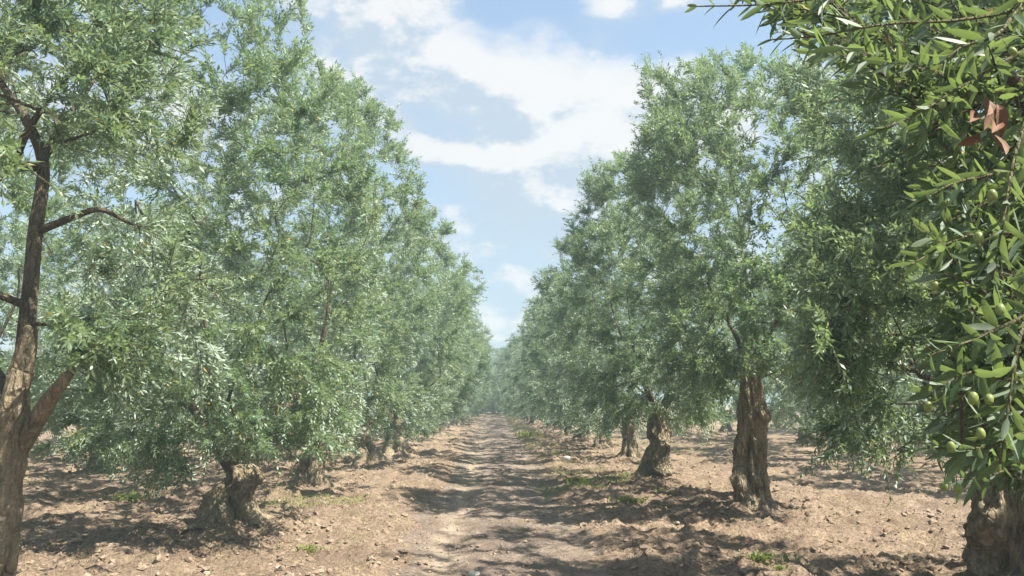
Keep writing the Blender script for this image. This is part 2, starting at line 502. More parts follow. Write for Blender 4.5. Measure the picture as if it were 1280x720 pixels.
# ------------------------------------------------------------------ whole trees
def profile(s):
    """crown radius (0..1) over crown height (0..1)"""
    return np.clip(np.interp(s, [0, 0.08, 0.25, 0.5, 0.72, 0.88, 1.0], [0.55, 0.80, 0.96, 1.0, 0.92, 0.70, 0.22]), 0, 1)
def sample_crown(rng, n, H, z0, R, seed, center=(0, 0), lean=(0, 0), stretch=(1, 1), shell=0.68, thr=-0.3):
    pts = []
    tot = 0
    while tot < n:
        k = n * 4
        s = rng.uniform(0, 1, k); th = rng.uniform(0, 6.2832, k)
        rr = np.where(rng.uniform(0, 1, k) < shell, rng.uniform(0.72, 1.0, k), np.sqrt(rng.uniform(0.02, 1, k)))
        acc = rng.uniform(0, 1, k) < np.maximum(profile(s), 0.15)
        z = z0 + s * (H - z0)
        rad = R * profile(s) * (1 + 0.36 * vnoise(np.cos(th) * 1.6 + 3, np.sin(th) * 1.6, z * 0.8, seed) + 0.10 * vnoise(np.cos(th) * 5, np.sin(th) * 5, z * 2.2, seed + 1))
        x = center[0] + rad * rr * np.cos(th) * stretch[0] + lean[0] * s
        y = center[1] + rad * rr * np.sin(th) * stretch[1] + lean[1] * s
        z = z + 0.35 * (vnoise(np.cos(th) * 2.3, np.sin(th) * 2.3, None, seed + 5)) * (s > 0.3) - 0.30 * np.abs(vnoise(np.cos(th) * 2.9, np.sin(th) * 2.9, None, seed + 6)) * (s < 0.3)
        acc &= vnoise(x * 1.1, y * 1.1, z * 1.1, seed + 11) > thr
        acc &= z > 0.30
        q = np.stack([x, y, z], -1)[acc]
        pts.append(q); tot += len(q)
    return np.concatenate(pts)[:n]

def grow(rng, skel, attr, step=0.28):
    """skel: list of (polyline rows xyz). Joins every attractor to the nearest growing node. Returns nodes, parent, chain roots."""
    nodes, par, owner = [], [], []
    for li, pl in enumerate(skel):
        for i, p in enumerate(pl):
            nodes.append(np.asarray(p, float)); par.append(-1 if i == 0 else len(nodes) - 2); owner.append(li)
    root = np.mean([pl[0] for pl in skel], axis=0)
    order = np.argsort(np.linalg.norm((attr - root) * np.array([1, 1, 0.8]), axis=1))
    arr = np.zeros((len(attr) * 14 + len(nodes) + 50, 3)); n = len(nodes)
    arr[:n] = nodes
    tips = []
    for i in order:
        a = attr[i]
        df = a - arr[:n]
        dist = np.linalg.norm(df, axis=1)
        back = np.maximum(0, np.linalg.norm(arr[:n] - root, axis=1) - np.linalg.norm(a - root))   # do not grow inwards
        j = int(np.argmin(dist + 1.2 * back))
        if dist[j] < 0.05: continue
        m = max(1, int(dist[j] / step))
        p0 = arr[j].copy()
        lift = np.array([0, 0, 0.10 * dist[j]])
        prev = j
        for k in range(1, m + 1):
            t = k / m
            q = p0 + (a - p0) * t + lift * math.sin(math.pi * t) + (rng.normal(0, 0.035, 3) if k < m else 0)
            if n >= len(arr): break
            arr[n] = q; par.append(prev); owner.append(owner[j]); prev = n; n += 1
        tips.append(prev)
    return arr[:n], np.array(par), np.array(owner), np.array(tips)

def limb_meshes(name, nodes, par, owner, r_base, n_limbs, min_r=0.0045, sides=6, cut=0.0, power=2.2, taper=2.6, srad=()):
    n = len(nodes)
    kids = [[] for _ in range(n)]
    for i, p in enumerate(par):
        if p >= 0: kids[p].append(i)
    r = np.zeros(n)
    for i in range(n - 1, -1, -1):
        r[i] = max(min_r, (sum(r[c] ** power for c in kids[i])) ** (1 / power) if kids[i] else min_r)
    # remap so every limb starts at its own thickness
    for li in range(n_limbs):
        idx = np.nonzero(owner == li)[0]
        if not len(idx): continue
        r0 = r[idx[0]]
        ex = math.log(max(r_base[li], min_r * 1.5) / min_r) / max(math.log(max(r0 / min_r, 1.2)), 1e-3)
        r[idx] = min_r * (r[idx] / min_r) ** ex
    path = np.zeros(n)
    for i in range(n):
        if par[i] >= 0: path[i] = path[par[i]] + np.linalg.norm(nodes[i] - nodes[par[i]])
    r = min_r + (r - min_r) * np.exp(-path / taper)
    if len(srad):
        flat = np.concatenate(srad)
        r[:len(flat)] = np.maximum(flat, min_r)
        for i in range(len(flat), n): r[i] = max(min_r, min(r[i], 0.8 * r[par[i]]))
    bufs = [Buf() for _ in range(n_limbs)]
    for i in range(n):
        starts = []
        if par[i] < 0: starts.append((None, i))
        ks = kids[i]
        if len(ks) > 1:
            big = max(ks, key=lambda c: r[c])
            starts += [(i, c) for c in ks if c != big]
        for base, c in starts:
            pl, rl = ([nodes[base]], [min(r[base], r[c] * 1.25)]) if base is not None else ([], [])
            while True:
                pl.append(nodes[c]); rl.append(r[c])
                if not kids[c]: break
                c = max(kids[c], key=lambda q: r[q])
            if len(pl) < 2: continue
            if max(rl) < cut: continue
            mx = max(rl)
            sd = sides + 4 if mx > 0.05 else (sides if mx > 0.012 else max(3, sides - 2))
            tube(bufs[owner[c]], pl, rl, sd)
    return [b.mesh(name) if b.n else None for b in bufs], r

def build_tree(spec):
    """one olive tree around the origin: dict of meshes. spec keys below."""
    rng = np.random.default_rng(spec['seed'])
    sd = spec['seed']
    fork = spec['trunk'][-1]
    res = {'trunk': trunk_mesh('trunk', spec['trunk'], sd, spec.get('nth', 56), spec.get('nz', 70), spec.get('flare', 0.75), spec.get('gnarl', 1.0))}
    skel, rb, srad = [], [], []
    if 'limbs' in spec:
        for ctrl in spec['limbs']:
            c = spline(ctrl, max(6, 4 * len(ctrl)))
            skel.append(c[:, :3]); rb.append(ctrl[0][3]); srad.append(c[:, 3])
    else:
        k = spec.get('n_limbs', 4)
        th0 = rng.uniform(0, 6.28)
        fx, fy, fz, fr = fork
        for i in range(k):
            th = th0 + i * 6.2832 / k + rng.normal(0, 0.25)
            Ls = rng.uniform(0.8, 1.15) * spec['R'] * 0.55
            p1 = (fx + fr * .3 * math.cos(th), fy + fr * .3 * math.sin(th), fz - 0.12)
            p2 = (fx + Ls * .45 * math.cos(th), fy + Ls * .45 * math.sin(th), fz + 0.45 + rng.uniform(-.1, .2))
            p3 = (fx + Ls * math.cos(th + .2), fy + Ls * math.sin(th + .2), fz + 1.2 + rng.uniform(-.2, .7))
            p4 = (fx + 1.15 * Ls * math.cos(th + .1), fy + 1.15 * Ls * math.sin(th + .1), fz + 2.1 + rng.uniform(-.2, .9))
            skel.append(spline([p1, p2, p3, p4], 12)); rb.append(fr * 0.40)
    attr = sample_crown(rng, spec['n_attr'], spec['H'], spec['z0'], spec['R'], sd, spec.get('center', (0, 0)), spec.get('lean', (0, 0)), spec.get('stretch', (1, 1)), spec.get('shell', 0.68), spec.get('thr', -0.3))
    if 'extra' in spec: attr = np.concatenate([attr, spec['extra'](rng)])
    if 'reject' in spec: attr = attr[~spec['reject'](attr)]
    nodes, par, owner, tips = grow(rng, skel, attr, spec.get('step', 0.28))
    limbs, r = limb_meshes('limb', nodes, par, owner, rb, len(skel), spec.get('min_r', 0.003), spec.get('sides', 6), spec.get('cut', 0.0), srad=srad)
    res['limbs'] = [l for l in limbs if l is not None]
    # shoots sit on the thin branches
    n_sk = sum(len(s) for s in skel)
    cand = np.nonzero((np.arange(len(nodes)) >= n_sk) & (r < spec.get('leaf_r', 0.016)))[0]
    is_tip = np.isin(cand, tips)
    w = np.where(is_tip, 3.0, 1.0); w = w / w.sum()
    S = spec['shoots']
    pick = rng.choice(cand, S, p=w)
    pp = par[pick]
    t = rng.uniform(0, 1, (S, 1))
    org = nodes[pick] * t + nodes[pp] * (1 - t)
    bd = unit(nodes[pick] - nodes[pp])
    ctr = np.array([spec.get('center', (0, 0))[0], spec.get('center', (0, 0))[1], 0.0])
    outw = org - ctr; outw[:, 2] = (org[:, 2] - (spec['z0'] + 0.42 * (spec['H'] - spec['z0']))) * 0.55
    outw = unit(outw)
    hh = (org[:, 2:3] - spec['z0']) / (spec['H'] - spec['z0'])
    d = unit(0.55 * bd + 0.75 * outw + rng.normal(0, 0.50, (S, 3)) + np.array([0, 0, 1.0]) * (0.05 + 0.45 * hh))
    lens = spec.get('shoot_len', 0.29) * rng.uniform(0.55, 1.35, S)
    keep = spec.get('keep')
    if keep:
        tip = org + (d + np.array([0, 0, -0.3])) * lens[:, None]
        k2 = keep(org) & keep(tip)
        org, d, lens = org[k2], d[k2], lens[k2]
    zmin = spec.get('zmin', 0.12)
    V, Fc, ti, st = leaf_cloud(org, d, lens, rng, spec.get('pairs', 12), spec.get('leaf', 0.062), spec.get('leaf_w', 0.0155), spec.get('six', False), spec.get('droop', 0.38), (lambda p: (p[:, 2] > zmin + 0.12 * vnoise(p[:, 0] * 2.2, p[:, 1] * 2.2, None, 4)) & (keep(p) if keep else True)), spec.get('stems', False))
    res['crown'] = np_mesh('crown', V, Fc, ti)
    if st is not None: res['twig'] = np_mesh('twig', st[0], st[1])
    return res

def plant_tree(res, loc, rotz, label, group=None, scale=1.0, first=None, mats=None):
    e = bpy.data.objects.new('olive_tree', None)
    COL.objects.link(e)
    e.empty_display_size = 0.3
    e.location = loc; e.rotation_euler = (0, 0, rotz)
    e.scale = (scale,) * 3 if isinstance(scale, (int, float)) else scale
    e['label'] = label; e['category'] = 'tree'
    if group: e['group'] = group
    add('trunk', res['trunk'], M['bark'], e)
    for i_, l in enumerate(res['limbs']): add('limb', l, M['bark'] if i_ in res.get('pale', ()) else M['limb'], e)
    c = add('crown', res['crown'], M['leaf'], e)
    c['kind'] = 'stuff'
    if 'twig' in res:
        t = add('twig', res['twig'], M['twig'], e); t['kind'] = 'stuff'
    return e

# ------------------------------------------------------------------ where the trees stand
XL, XR = -3.25, 3.6
left_row = [5.6, 10.1, 14.0, 18.6, 22.6]
right_row = [6.5, 11.3, 15.7, 20.6, 25.3, 29.6, 34.0]
TREES = []          # (x, y, mound)
L1 = P(12, 760, 5.7); L1 = np.array([L1[0], 5.7, 0])
def at_x(u, y):
    d = pix_dir(u, 500)
    return np.array([d[0] / d[1] * y, y, 0.0])
posL = [at_x(10, 5.7), at_x(300, 10.0), at_x(390, 13.9), at_x(463, 18.8), at_x(495, 22.4)]
posR = [at_x(1256, 6.5), at_x(940, 11.3), at_x(823, 15.6), at_x(783, 20.8), at_x(751, 25.6), at_x(727, 29.8), at_x(708, 34.2)]
rs = np.random.default_rng(5)
farL = [np.array([XL + (0.75 if y > 44 else 0) + rs.normal(0, .15), y + rs.normal(0, .3), 0]) for y in np.arange(27.0, 84, 4.6)]
farR = [np.array([XR - (1.0 if y > 48 else 0.1) + rs.normal(0, .15), y + rs.normal(0, .3), 0]) for y in np.arange(39.0, 84, 4.6)]
endrow = [np.array([x, 90 + rs.normal(0, 1.0), 0]) for x in (-6.5, -4.0, -1.7, 1.5, 4.4, 7.4)] + [np.array([x, 95.0, 0]) for x in (-2.9, 0.0, 3.0)]
backL = [at_x(130, 17.2)] + [np.array([-8.8 + rs.normal(0, .25), y + rs.normal(0, .4), 0]) for y in (12.5, 21.8, 26.5, 31.2, 36)]
backL2 = [np.array([-14.2 + rs.normal(0, .3), y + rs.normal(0, .5), 0]) for y in (17.5, 22.4, 27.2, 32, 36.8)]
backR = [np.array([10.8 + rs.normal(0, .25), y + rs.normal(0, .4), 0]) for y in (13.8, 18.4, 23.0, 27.6, 32.2, 37)]
backR2 = [np.array([17.0 + rs.normal(0, .3), y + rs.normal(0, .5), 0]) for y in (20.5, 25.4, 30.2, 35, 40)]
R0 = np.array([3.75, 1.9, 0])
ALL = posL + posR + farL + farR + endrow + backL + backL2 + backR + backR2 + [R0]

# ------------------------------------------------------------------ ground
def lane_mid(y): return 0.06 + 0.04 * np.sin(y * 0.11)
def ground_h(x, y, fine=True):
    x = np.asarray(x, float); y = np.asarray(y, float)
    h = 0.055 * fbm(x * 0.45, y * 0.45, None, 3, 21)
    # furrows left by the plough run along the rows, outside the path
    side = np.clip((np.abs(x - lane_mid(y)) - 1.0) / 0.5, 0, 1)
    h += side * 0.014 * np.sin(x * 9.5 + 1.8 * vnoise(x * .6, y * .25, None, 4)) * (0.6 + 0.4 * vnoise(x * .7, y * .7, None, 8))
    h += -0.05 * (1 - side) - 0.03 * np.exp(-((x - lane_mid(y) + 0.62) / 0.20) ** 2) - 0.02 * np.exp(-((x - lane_mid(y) - 0.75) / 0.22) ** 2)
    h += 0.045 * np.exp(-((np.abs(x - lane_mid(y)) - 1.35) / 0.28) ** 2) * (0.6 + 0.6 * vnoise(x * .8, y * .8, None, 15))
    for p in ALL:
        if p[1] > 50: continue
        d2 = (x - p[0]) ** 2 + (y - p[1]) ** 2
        h += 0.14 * np.exp(-d2 / 0.42 ** 2) + 0.05 * np.exp(-d2 / 1.1 ** 2)
    if fine:
        cl = fbm(x * 4.2, y * 4.2, None, 3, 31, 0.6)
        h += (0.012 + 0.030 * side) * cl
        c2 = np.maximum(0, fbm(x * 12, y * 12, None, 2, 41, 0.6))
        h += (0.022 + 0.034 * side) * c2
    return h
def axis_steps(knots):
    out = []
    for (a, b, s) in knots: out.append(np.arange(a, b - 1e-9, s))
    out.append(np.array([knots[-1][1]]))
    return np.concatenate(out)
gx = axis_steps([(-400, -60, 40), (-60, -16, 4), (-16, -8, 0.4), (-8, -5, 0.075), (-5, 5, 0.05), (5, 8, 0.075), (8, 16, 0.4), (16, 60, 4), (60, 400, 40)])
gy = axis_steps([(-60, -4, 8), (-4, 4.5, 0.3), (4.5, 10, 0.045), (10, 14, 0.06), (14, 20, 0.085), (20, 32, 0.17), (32, 60, 0.6), (60, 100, 2), (100, 700, 50)])
GX, GY = np.meshgrid(gx, gy)
GZ = ground_h(GX, GY)
fade = np.clip((np.hypot(GX, GY) - 60) / 60, 0, 1)
GZ = GZ * (1 - fade)
nv = np.stack([GX, GY, GZ], -1).reshape(-1, 3)
ny, nx = GX.shape
I = np.arange(ny - 1)[:, None] * nx + np.arange(nx - 1)[None, :]
quads = np.stack([I, I + 1, I + nx + 1, I + nx], -1).reshape(-1, 4)
fc = nv[quads].mean(1)
on_path = (np.abs(fc[:, 0] - lane_mid(fc[:, 1]) + 0.0) < 1.02 + 0.16 * fbm(fc[:, 0] * 1.7, fc[:, 1] * 1.1, None, 3, 77)) & (fc[:, 1] > -20) & (fc[:, 1] < 88)
def sub_sheet(name, mask, mat):
    q = quads[mask]
    u, inv = np.unique(q.ravel(), return_inverse=True)
    me = np_mesh(name, nv[u], inv.reshape(-1, 4), None, True)
    v = nv[u]
    rut = np.exp(-((v[:, 0] - lane_mid(v[:, 1]) + 0.62) / 0.19) ** 2) + 0.35 * np.exp(-((v[:, 0] - lane_mid(v[:, 1]) - 0.78) / 0.2) ** 2)
    a = me.attributes.new('rut', 'FLOAT', 'POINT'); a.data.foreach_set('value', rut.astype(np.float32))
    return add(name, me, mat, None, kind='structure')
sub_sheet('ground', ~on_path, M['soil'])
sub_sheet('dirt_path', on_path, M['path'])

# ------------------------------------------------------------------ the trees
def trunk_ctrl(h, r, lean=(0, 0), seed=0, bulge=0.0):
    q = np.random.default_rng(seed)
    out = []
    for s in (0.0, 0.2, 0.45, 0.72, 1.0):
        out.append((lean[0] * s + q.normal(0, .03) * (s > 0), lean[1] * s + q.normal(0, .03) * (s > 0), -0.06 + (h + .06) * s, r * (1 - 0.28 * s + bulge * math.sin(math.pi * s)) * q.uniform(.94, 1.06)))
    return out

def local(p, base): return tuple(np.asarray(p) - np.asarray(base))
def gz(p): return float(ground_h(np.array([p[0]]), np.array([p[1]]), False)[0])

# --- left row, first tree: trunk at the edge of the picture, forked, with long bare limbs
b = np.array([posL[0][0], posL[0][1], gz([posL[0][0], posL[0][1]]) - 0.04])
def lp(u, v, y, r, base=b):
    q = local(P(u, v, y), base); return (q[0], q[1], q[2], r)
t1 = [(-.06, 0, -0.06, 0.125), lp(-2, 690, 5.7, 0.115), lp(5, 620, 5.7, 0.120), lp(10, 545, 5.7, 0.115), lp(21, 490, 5.7, 0.09), lp(32, 440, 5.7, 0.07), lp(36, 405, 5.7, 0.06)]
lim1 = [
    [lp(31, 445, 5.7, 0.065), lp(34, 400, 5.7, 0.06), lp(39, 350, 5.72, 0.054), lp(44, 290, 5.75, 0.052), lp(54, 205, 5.8, 0.044), lp(30, 145, 5.8, 0.034), lp(0, 100, 5.85, 0.026), lp(-30, 20, 5.9, .02)],
    [lp(52, 205, 5.8, 0.032), lp(75, 160, 5.9, 0.026), lp(110, 110, 6.1, 0.02), lp(150, 40, 6.3, 0.02), lp(170, -60, 6.4, 0.015)],
    [lp(28, 560, 5.7, 0.055), lp(55, 510, 5.6, 0.06), lp(80, 475, 5.5, 0.04), lp(105, 440, 5.45, 0.02)],
    [lp(52, 208, 5.8, 0.045), lp(20, 210, 5.6, 0.036), lp(-20, 225, 5.4, 0.03), lp(-90, 190, 5.2, 0.02)],
    [lp(10, 500, 5.7, 0.075), lp(-40, 420, 6.0, 0.06), lp(-110, 300, 6.3, 0.04), lp(-160, 120, 6.6, 0.02)],
    [lp(46, 290, 5.75, 0.03), lp(90, 272, 5.7, 0.026), lp(125, 262, 5.75, 0.020), lp(160, 278, 5.85, 0.012)],
]
CAMP = np.array([0, 0, EYE])
def to_pix(p):
    q = (p - CAMP) @ CAMR                       # camera space
    z = np.maximum(-q[:, 2], 1e-3)
    return 640 + F * q[:, 0] / z, 360 - F * q[:, 1] / z
def rej1(a, base=b):
    u, v = to_pix(a + base)
    return ((u > -60) & (u < 75) & (v > 215)) | (u > 260) | ((u > 40) & (v > 470))
def ex1(rng):
    a = [P(rng.uniform(72, 170), rng.uniform(385, 466), rng.uniform(5.1, 5.7)) - b for _ in range(45)]
    a += [P(rng.uniform(-40, 230), rng.uniform(-60, 200), rng.uniform(5.0, 6.6)) - b for _ in range(110)]
    return np.array(a)
def keep1(p, base=b):
    q = p + base
    u, v = to_pix(q)
    lu = np.interp(v, [90, 145, 205, 290, 350, 400, 445, 560, 720], [0, 28, 52, 45, 37, 36, 31, 18, 8])
    hw = np.interp(v, [90, 200, 400, 470, 480], [8, 12, 18, 50, 110])
    front = (np.abs(u - lu) < hw) & (v > 95) & (q[:, 1] < 5.95)
    return ~(front | ((u > -10) & (u < 60) & (v > 440)))
spec = dict(seed=11, trunk=t1, limbs=lim1, H=6.9, z0=1.3, R=2.15, n_attr=720, shoots=4500, stems=True, leaf=0.064, leaf_w=0.0175,
            extra=ex1, reject=rej1, center=(-0.1, 0.1), flare=0.35, gnarl=0.6, nth=90, nz=140, keep=keep1)
tr_ = build_tree(spec); tr_['pale'] = (2,)  # sunlit limb: its light is put into the paler trunk bark
plant_tree(tr_, tuple(b), 0, 'forked olive tree with smooth bare trunk and long exposed upper limbs')

# --- left row, second tree: the big one with a short stump-like trunk and a skirt of leaves
b2 = posL[1]
def edge2(p):
    u, v = to_pix(p + b2)
    return u > np.interp(v, [-300, 0, 60, 100, 200, 400, 600], [365, 380, 392, 425, 470, 485, 440]) + 10 * vnoise(v * .05, p[:, 1] * 2, None, 3)
def edge3(p):
    u, v = to_pix(p + posL[2])
    return u > np.interp(v, [40, 100, 140, 190, 260, 400], [455, 478, 500, 518, 548, 560]) + 8 * vnoise(v * .06, p[:, 1] * 2, None, 3)
def ex2(rng):
    a = np.stack([rng.uniform(-1.3, -0.5, 30), rng.uniform(-1.5, 0.0, 30), rng.uniform(0.45, 1.2, 30)], -1)
    b_ = np.stack([rng.uniform(-1.6, 1.5, 170), rng.uniform(-1.9, -0.4, 170), rng.uniform(0.95, 2.0, 170)], -1)
    return np.concatenate([a, b_])
spec = dict(seed=23, trunk=trunk_ctrl(0.7, 0.26, (0, 0.05), 3), H=7.4, z0=0.85, R=2.25, n_attr=950, n_limbs=5, shoots=6400, extra=ex2, reject=edge2, keep=lambda p: ~edge2(p) & ((p[:, 2] > 0.72) | ((p[:, 0] > -1.5) & (p[:, 0] < -0.35) & (p[:, 2] > 0.3))),
            leaf=0.066, leaf_w=0.0195, flare=0.5, gnarl=1.05, nth=110, nz=90)
plant_tree(build_tree(spec), (b2[0], b2[1], gz(b2) - 0.06), 0, 'broad olive tree with leaves hanging low around a short flared stump')

# --- left row, third tree
b3 = posL[2]
spec = dict(seed=37, trunk=trunk_ctrl(0.7, 0.21, (0.05, 0), 4), H=7.5, z0=0.95, R=2.3, zmin=0.6, reject=edge3, keep=lambda p: ~edge3(p), n_attr=760, n_limbs=4, shoots=4800, leaf=0.07, leaf_w=0.0215, flare=0.5, gnarl=1.2)
plant_tree(build_tree(spec), (b3[0], b3[1], gz(b3) - 0.06), 0, 'tall narrow topped olive tree on a short dark trunk behind the flared stump')

# --- variants shared by the trees farther off
VAR = []
for i, (sd, H, R, z0, th, tr) in enumerate([(51, 7.0, 2.5, 0.7, 0.9, 0.22), (64, 6.7, 2.3, 0.85, 1.1, 0.20), (78, 6.9, 2.5, 0.65, 0.8, 0.24)]):
    VAR.append(build_tree(dict(seed=sd, trunk=trunk_ctrl(th, tr, (rs.normal(0, .12), rs.normal(0, .12)), sd), H=H, z0=z0, R=R, n_attr=620, n_limbs=4, shoots=4600,
                               leaf=0.082, leaf_w=0.023, pairs=10, zmin=0.5, flare=0.6, gnarl=1.2, nth=40, nz=44, sides=5, cut=0.006, step=0.4)))

def put(i, p, rot, label, group=None, s=1.0):
    return plant_tree(VAR[i], (p[0], p[1], gz(p) - 0.05 if p[1] < 50 else -0.02), rot, label, group, s)
put(0, posL[3], 0.6, 'olive tree two trees beyond the broad one with the flared stump', None, (1.0, 1.0, .95))
put(1, posL[4], 2.2, 'olive tree three trees beyond the broad one with the flared stump', None, (1.12, 1.1, 0.98))

# --- right row, first tree: pale furrowed trunk at the picture's edge
c1 = np.array([posR[0][0], posR[0][1], 0.0])
def rejR1(a):
    u, v = to_pix(a + c1)
    return (u < 1015 - 25 * np.sin(v * 0.02)) | ((u > 1150) & (v > 575)) | (v > 640)
def exR1(rng):
    out = []
    for _ in range(55):
        out.append(P(rng.uniform(1020, 1130), rng.uniform(420, 590), rng.uniform(5.4, 6.9)) - c1)
    for _ in range(190):
        out.append(P(rng.uniform(1015, 1210), rng.uniform(120, 470), rng.uniform(4.9, 6.8)) - c1)
    return np.array(out)
spec = dict(seed=91, trunk=trunk_ctrl(1.15, 0.24, (-0.05, 0.05), 12), H=6.6, z0=1.1, R=2.1, n_attr=560, n_limbs=4, shoots=5600, stems=True, six=False, extra=exR1, reject=rejR1,
            leaf=0.064, leaf_w=0.018, flare=0.5, gnarl=1.4, nth=120, nz=130, keep=lambda p: (np.array(to_pix(p + c1))[0] > 985), center=(-0.1, -0.2))
plant_tree(build_tree(spec), (c1[0], c1[1], gz(c1) - 0.06), 0, 'olive tree with a thick pale furrowed trunk and leaves trailing to the soil')

# --- right row, second tree: the clearly seen upright trunk on its mound
c2 = posR[1]
q2 = lambda u, v, r: (lambda w: (w[0] - c2[0], w[1] - c2[1], w[2] - gz(c2) + 0.05, r))(P(u, v, c2[1]))
def exR2(rng):
    a = np.stack([rng.uniform(-1.1, 1.1, 110), rng.uniform(-1.4, -.2, 110), rng.uniform(1.7, 3.4, 110)], -1)
    b_ = np.array([P(rng.uniform(805, 920), rng.uniform(95, 260), rng.uniform(10.4, 12.2)) - c2 for _ in range(110)])
    return np.concatenate([a, b_])
tr2 = [(0, 0, -0.06, 0.21), q2(940, 600, 0.195), q2(940, 560, 0.175), q2(942, 520, 0.17), q2(938, 480, 0.13), q2(937, 440, 0.11)]
spec = dict(seed=104, trunk=tr2, H=6.75, z0=1.45, R=2.0, center=(0.25, 0), thr=-0.5, extra=exR2, n_attr=820, n_limbs=4, shoots=6400, leaf=0.070, leaf_w=0.0215, flare=0.35, gnarl=1.25, nth=100, nz=120,
            keep=lambda p: ~((np.abs(p[:, 0]) < 0.45) & (p[:, 2] < 1.75)))
plant_tree(build_tree(spec), (c2[0], c2[1], gz(c2) - 0.05), 0, 'olive tree with an upright knotted trunk bare to head height, on a mound')

# --- right row, third tree
c3 = posR[2]
def exR3(rng):
    a = np.stack([rng.uniform(-1.2, 1.0, 80), rng.uniform(-1.6, -.3, 80), rng.uniform(1.05, 2.4, 80)], -1)
    b_ = np.array([P(rng.uniform(735, 810), rng.uniform(205, 310), rng.uniform(14.8, 16.4)) - c3 for _ in range(70)])
    return np.concatenate([a, b_])
spec = dict(seed=117, extra=exR3, trunk=trunk_ctrl(1.35, 0.23, (0.02, 0), 14), H=6.6, z0=1.1, R=2.0, n_attr=640, n_limbs=4, shoots=5200, leaf=0.068, leaf_w=0.021, flare=0.6, gnarl=1.2,
            keep=lambda p: ~((np.abs(p[:, 0]) < 0.35) & (p[:, 2] < 1.0)))
plant_tree(build_tree(spec), (c3[0], c3[1], gz(c3) - 0.05), 0, 'olive tree with a thick trunk swelling into a wide rooted foot')
put(1, posR[3], 4.0, 'olive tree with a slim trunk, next beyond the wide rooted foot', None, (0.96, .96, 0.98))
put(2, posR[4], 1.0, 'olive tree with a short broad trunk, second beyond the wide rooted foot', None, 0.92)
far_lab = 'distant olive tree lining the dirt path towards its far end'
far_grp = 'distant olive trees along the path'
put(0, posR[5], 2.7, far_lab, far_grp, 0.93)
put(1, posR[6], 5.2, far_lab, far_grp, 0.95)
for i, p in enumerate(farL): put(i % 3, p, rs.uniform(0, 6.28), far_lab, far_grp, rs.uniform(.92, 1.06))
for i, p in enumerate(farR): put((i + 2) % 3, p, rs.uniform(0, 6.28), far_lab, far_grp, rs.uniform(.86, .98))
for i, p in enumerate(endrow): put(i % 3, p, rs.uniform(0, 6.28), 'olive tree closing off the far end of the dirt path', 'olive trees across the end of the path', rs.uniform(1.0, 1.2))
bush = build_tree(dict(seed=151, trunk=trunk_ctrl(0.3, 0.08, (0, 0), 33), H=2.9, z0=0.15, R=1.7, n_attr=200, n_limbs=4, shoots=1300, leaf=0.10, leaf_w=0.04, pairs=8, nth=16, nz=16, sides=4, cut=0.008, step=0.5, zmin=0.05))
for (x, y, sc_) in [(-4.4, 87.5, 1.1), (-2.0, 88.6, 1.0), (0.4, 89.6, 1.0), (2.6, 88.2, 1.1), (5.0, 88.0, 1.1), (-7, 89, 1.2), (7.4, 89, 1.2)]:
    o_ = plant_tree(bush, (x, y, -0.02), x * 2.1, 'low leafy shrub at the far end of the dirt path', 'shrubs across the end of the path', sc_)
    o_.name = 'shrub'; o_['category'] = 'shrub'
bl = backL[0]
spec = dict(seed=141, trunk=trunk_ctrl(1.0, 0.2, (0, 0), 31), H=6.3, z0=1.3, R=2.2, n_attr=420, n_limbs=4, shoots=3000, leaf=0.085, leaf_w=0.025, pairs=10, nth=40, nz=40, sides=5, cut=0.006, step=0.4, zmin=0.15,
            extra=lambda rng: np.stack([rng.normal(0, .2, 60), rng.normal(0, .2, 60), rng.uniform(.3, 1.5, 60)], -1))
plant_tree(build_tree(spec), (bl[0], bl[1], gz(bl) - 0.05), 0, 'olive tree in the next row, its dark trunk wrapped in leaves on sunny soil')
for lst in (backL[1:], backL2, backR, backR2):
    for i, p in enumerate(lst):
        put(int(rs.integers(0, 3)), p, rs.uniform(0, 6.28), 'olive tree standing in the grove behind the path-side rows', 'olive trees of the rows behind', rs.uniform(.88, 1.02))

# ------------------------------------------------------------------ the tree beside the camera: its boughs hang into view from the right
def in_view_bound(v):
    return np.interp(v, [-80, 0, 40, 70, 110, 160, 230, 300, 400, 500, 590, 620, 640], [900, 930, 960, 1020, 1080, 1130, 1150, 1165, 1175, 1165, 1180, 1240, 1400])
def near_keep(p):
    q = p + R0
    u, v = to_pix(q)
    ahead = q[:, 1] > 0.2
    edge = in_view_bound(v) + 22 * vnoise(v * 0.03, q[:, 1] * 2, None, 3)
    ok = np.where(ahead & (u < 1330), (u > edge) & (v < 640), True)
    # nothing within arm's length of the lens
    return ok & (np.linalg.norm(q - CAMP, axis=1) > 1.15) & ~((q[:, 1] <= 0.4) & (q[:, 0] < 1.4))
def n0(p, r): return (p[0] - R0[0], p[1] - R0[1], p[2], r)
lim0 = [
    [(0, 0, 0.85, .11), (-0.7, -0.1, 1.35, .085), n0((2.0, 1.95, 2.0), .06), n0(P(1330, 190, 1.95), .032), n0(P(1262, 95, 1.8), .016), n0(P(1190, 75, 1.65), .009)],
    [(0, 0, 0.9, .10), (-0.5, 0.25, 1.5, .08), (-1.0, 0.45, 2.3, .05), n0(P(1340, 60, 2.5), .03), n0(P(1180, 20, 2.5), .016)],
    [(0, 0, 0.85, .09), (-0.6, 0.2, 1.15, .06), n0(P(1390, 420, 2.2), .03), n0(P(1290, 380, 2.0), .016), n0(P(1220, 400, 1.9), .009)],
    [(0, 0, 0.9, .10), (0.5, -0.4, 1.7, .07), (1.0, -0.8, 2.9, .03)],
    [(0, 0, 0.9, .10), (0.4, 0.6, 1.7, .07), (0.9, 1.2, 3.0, .03)],
]
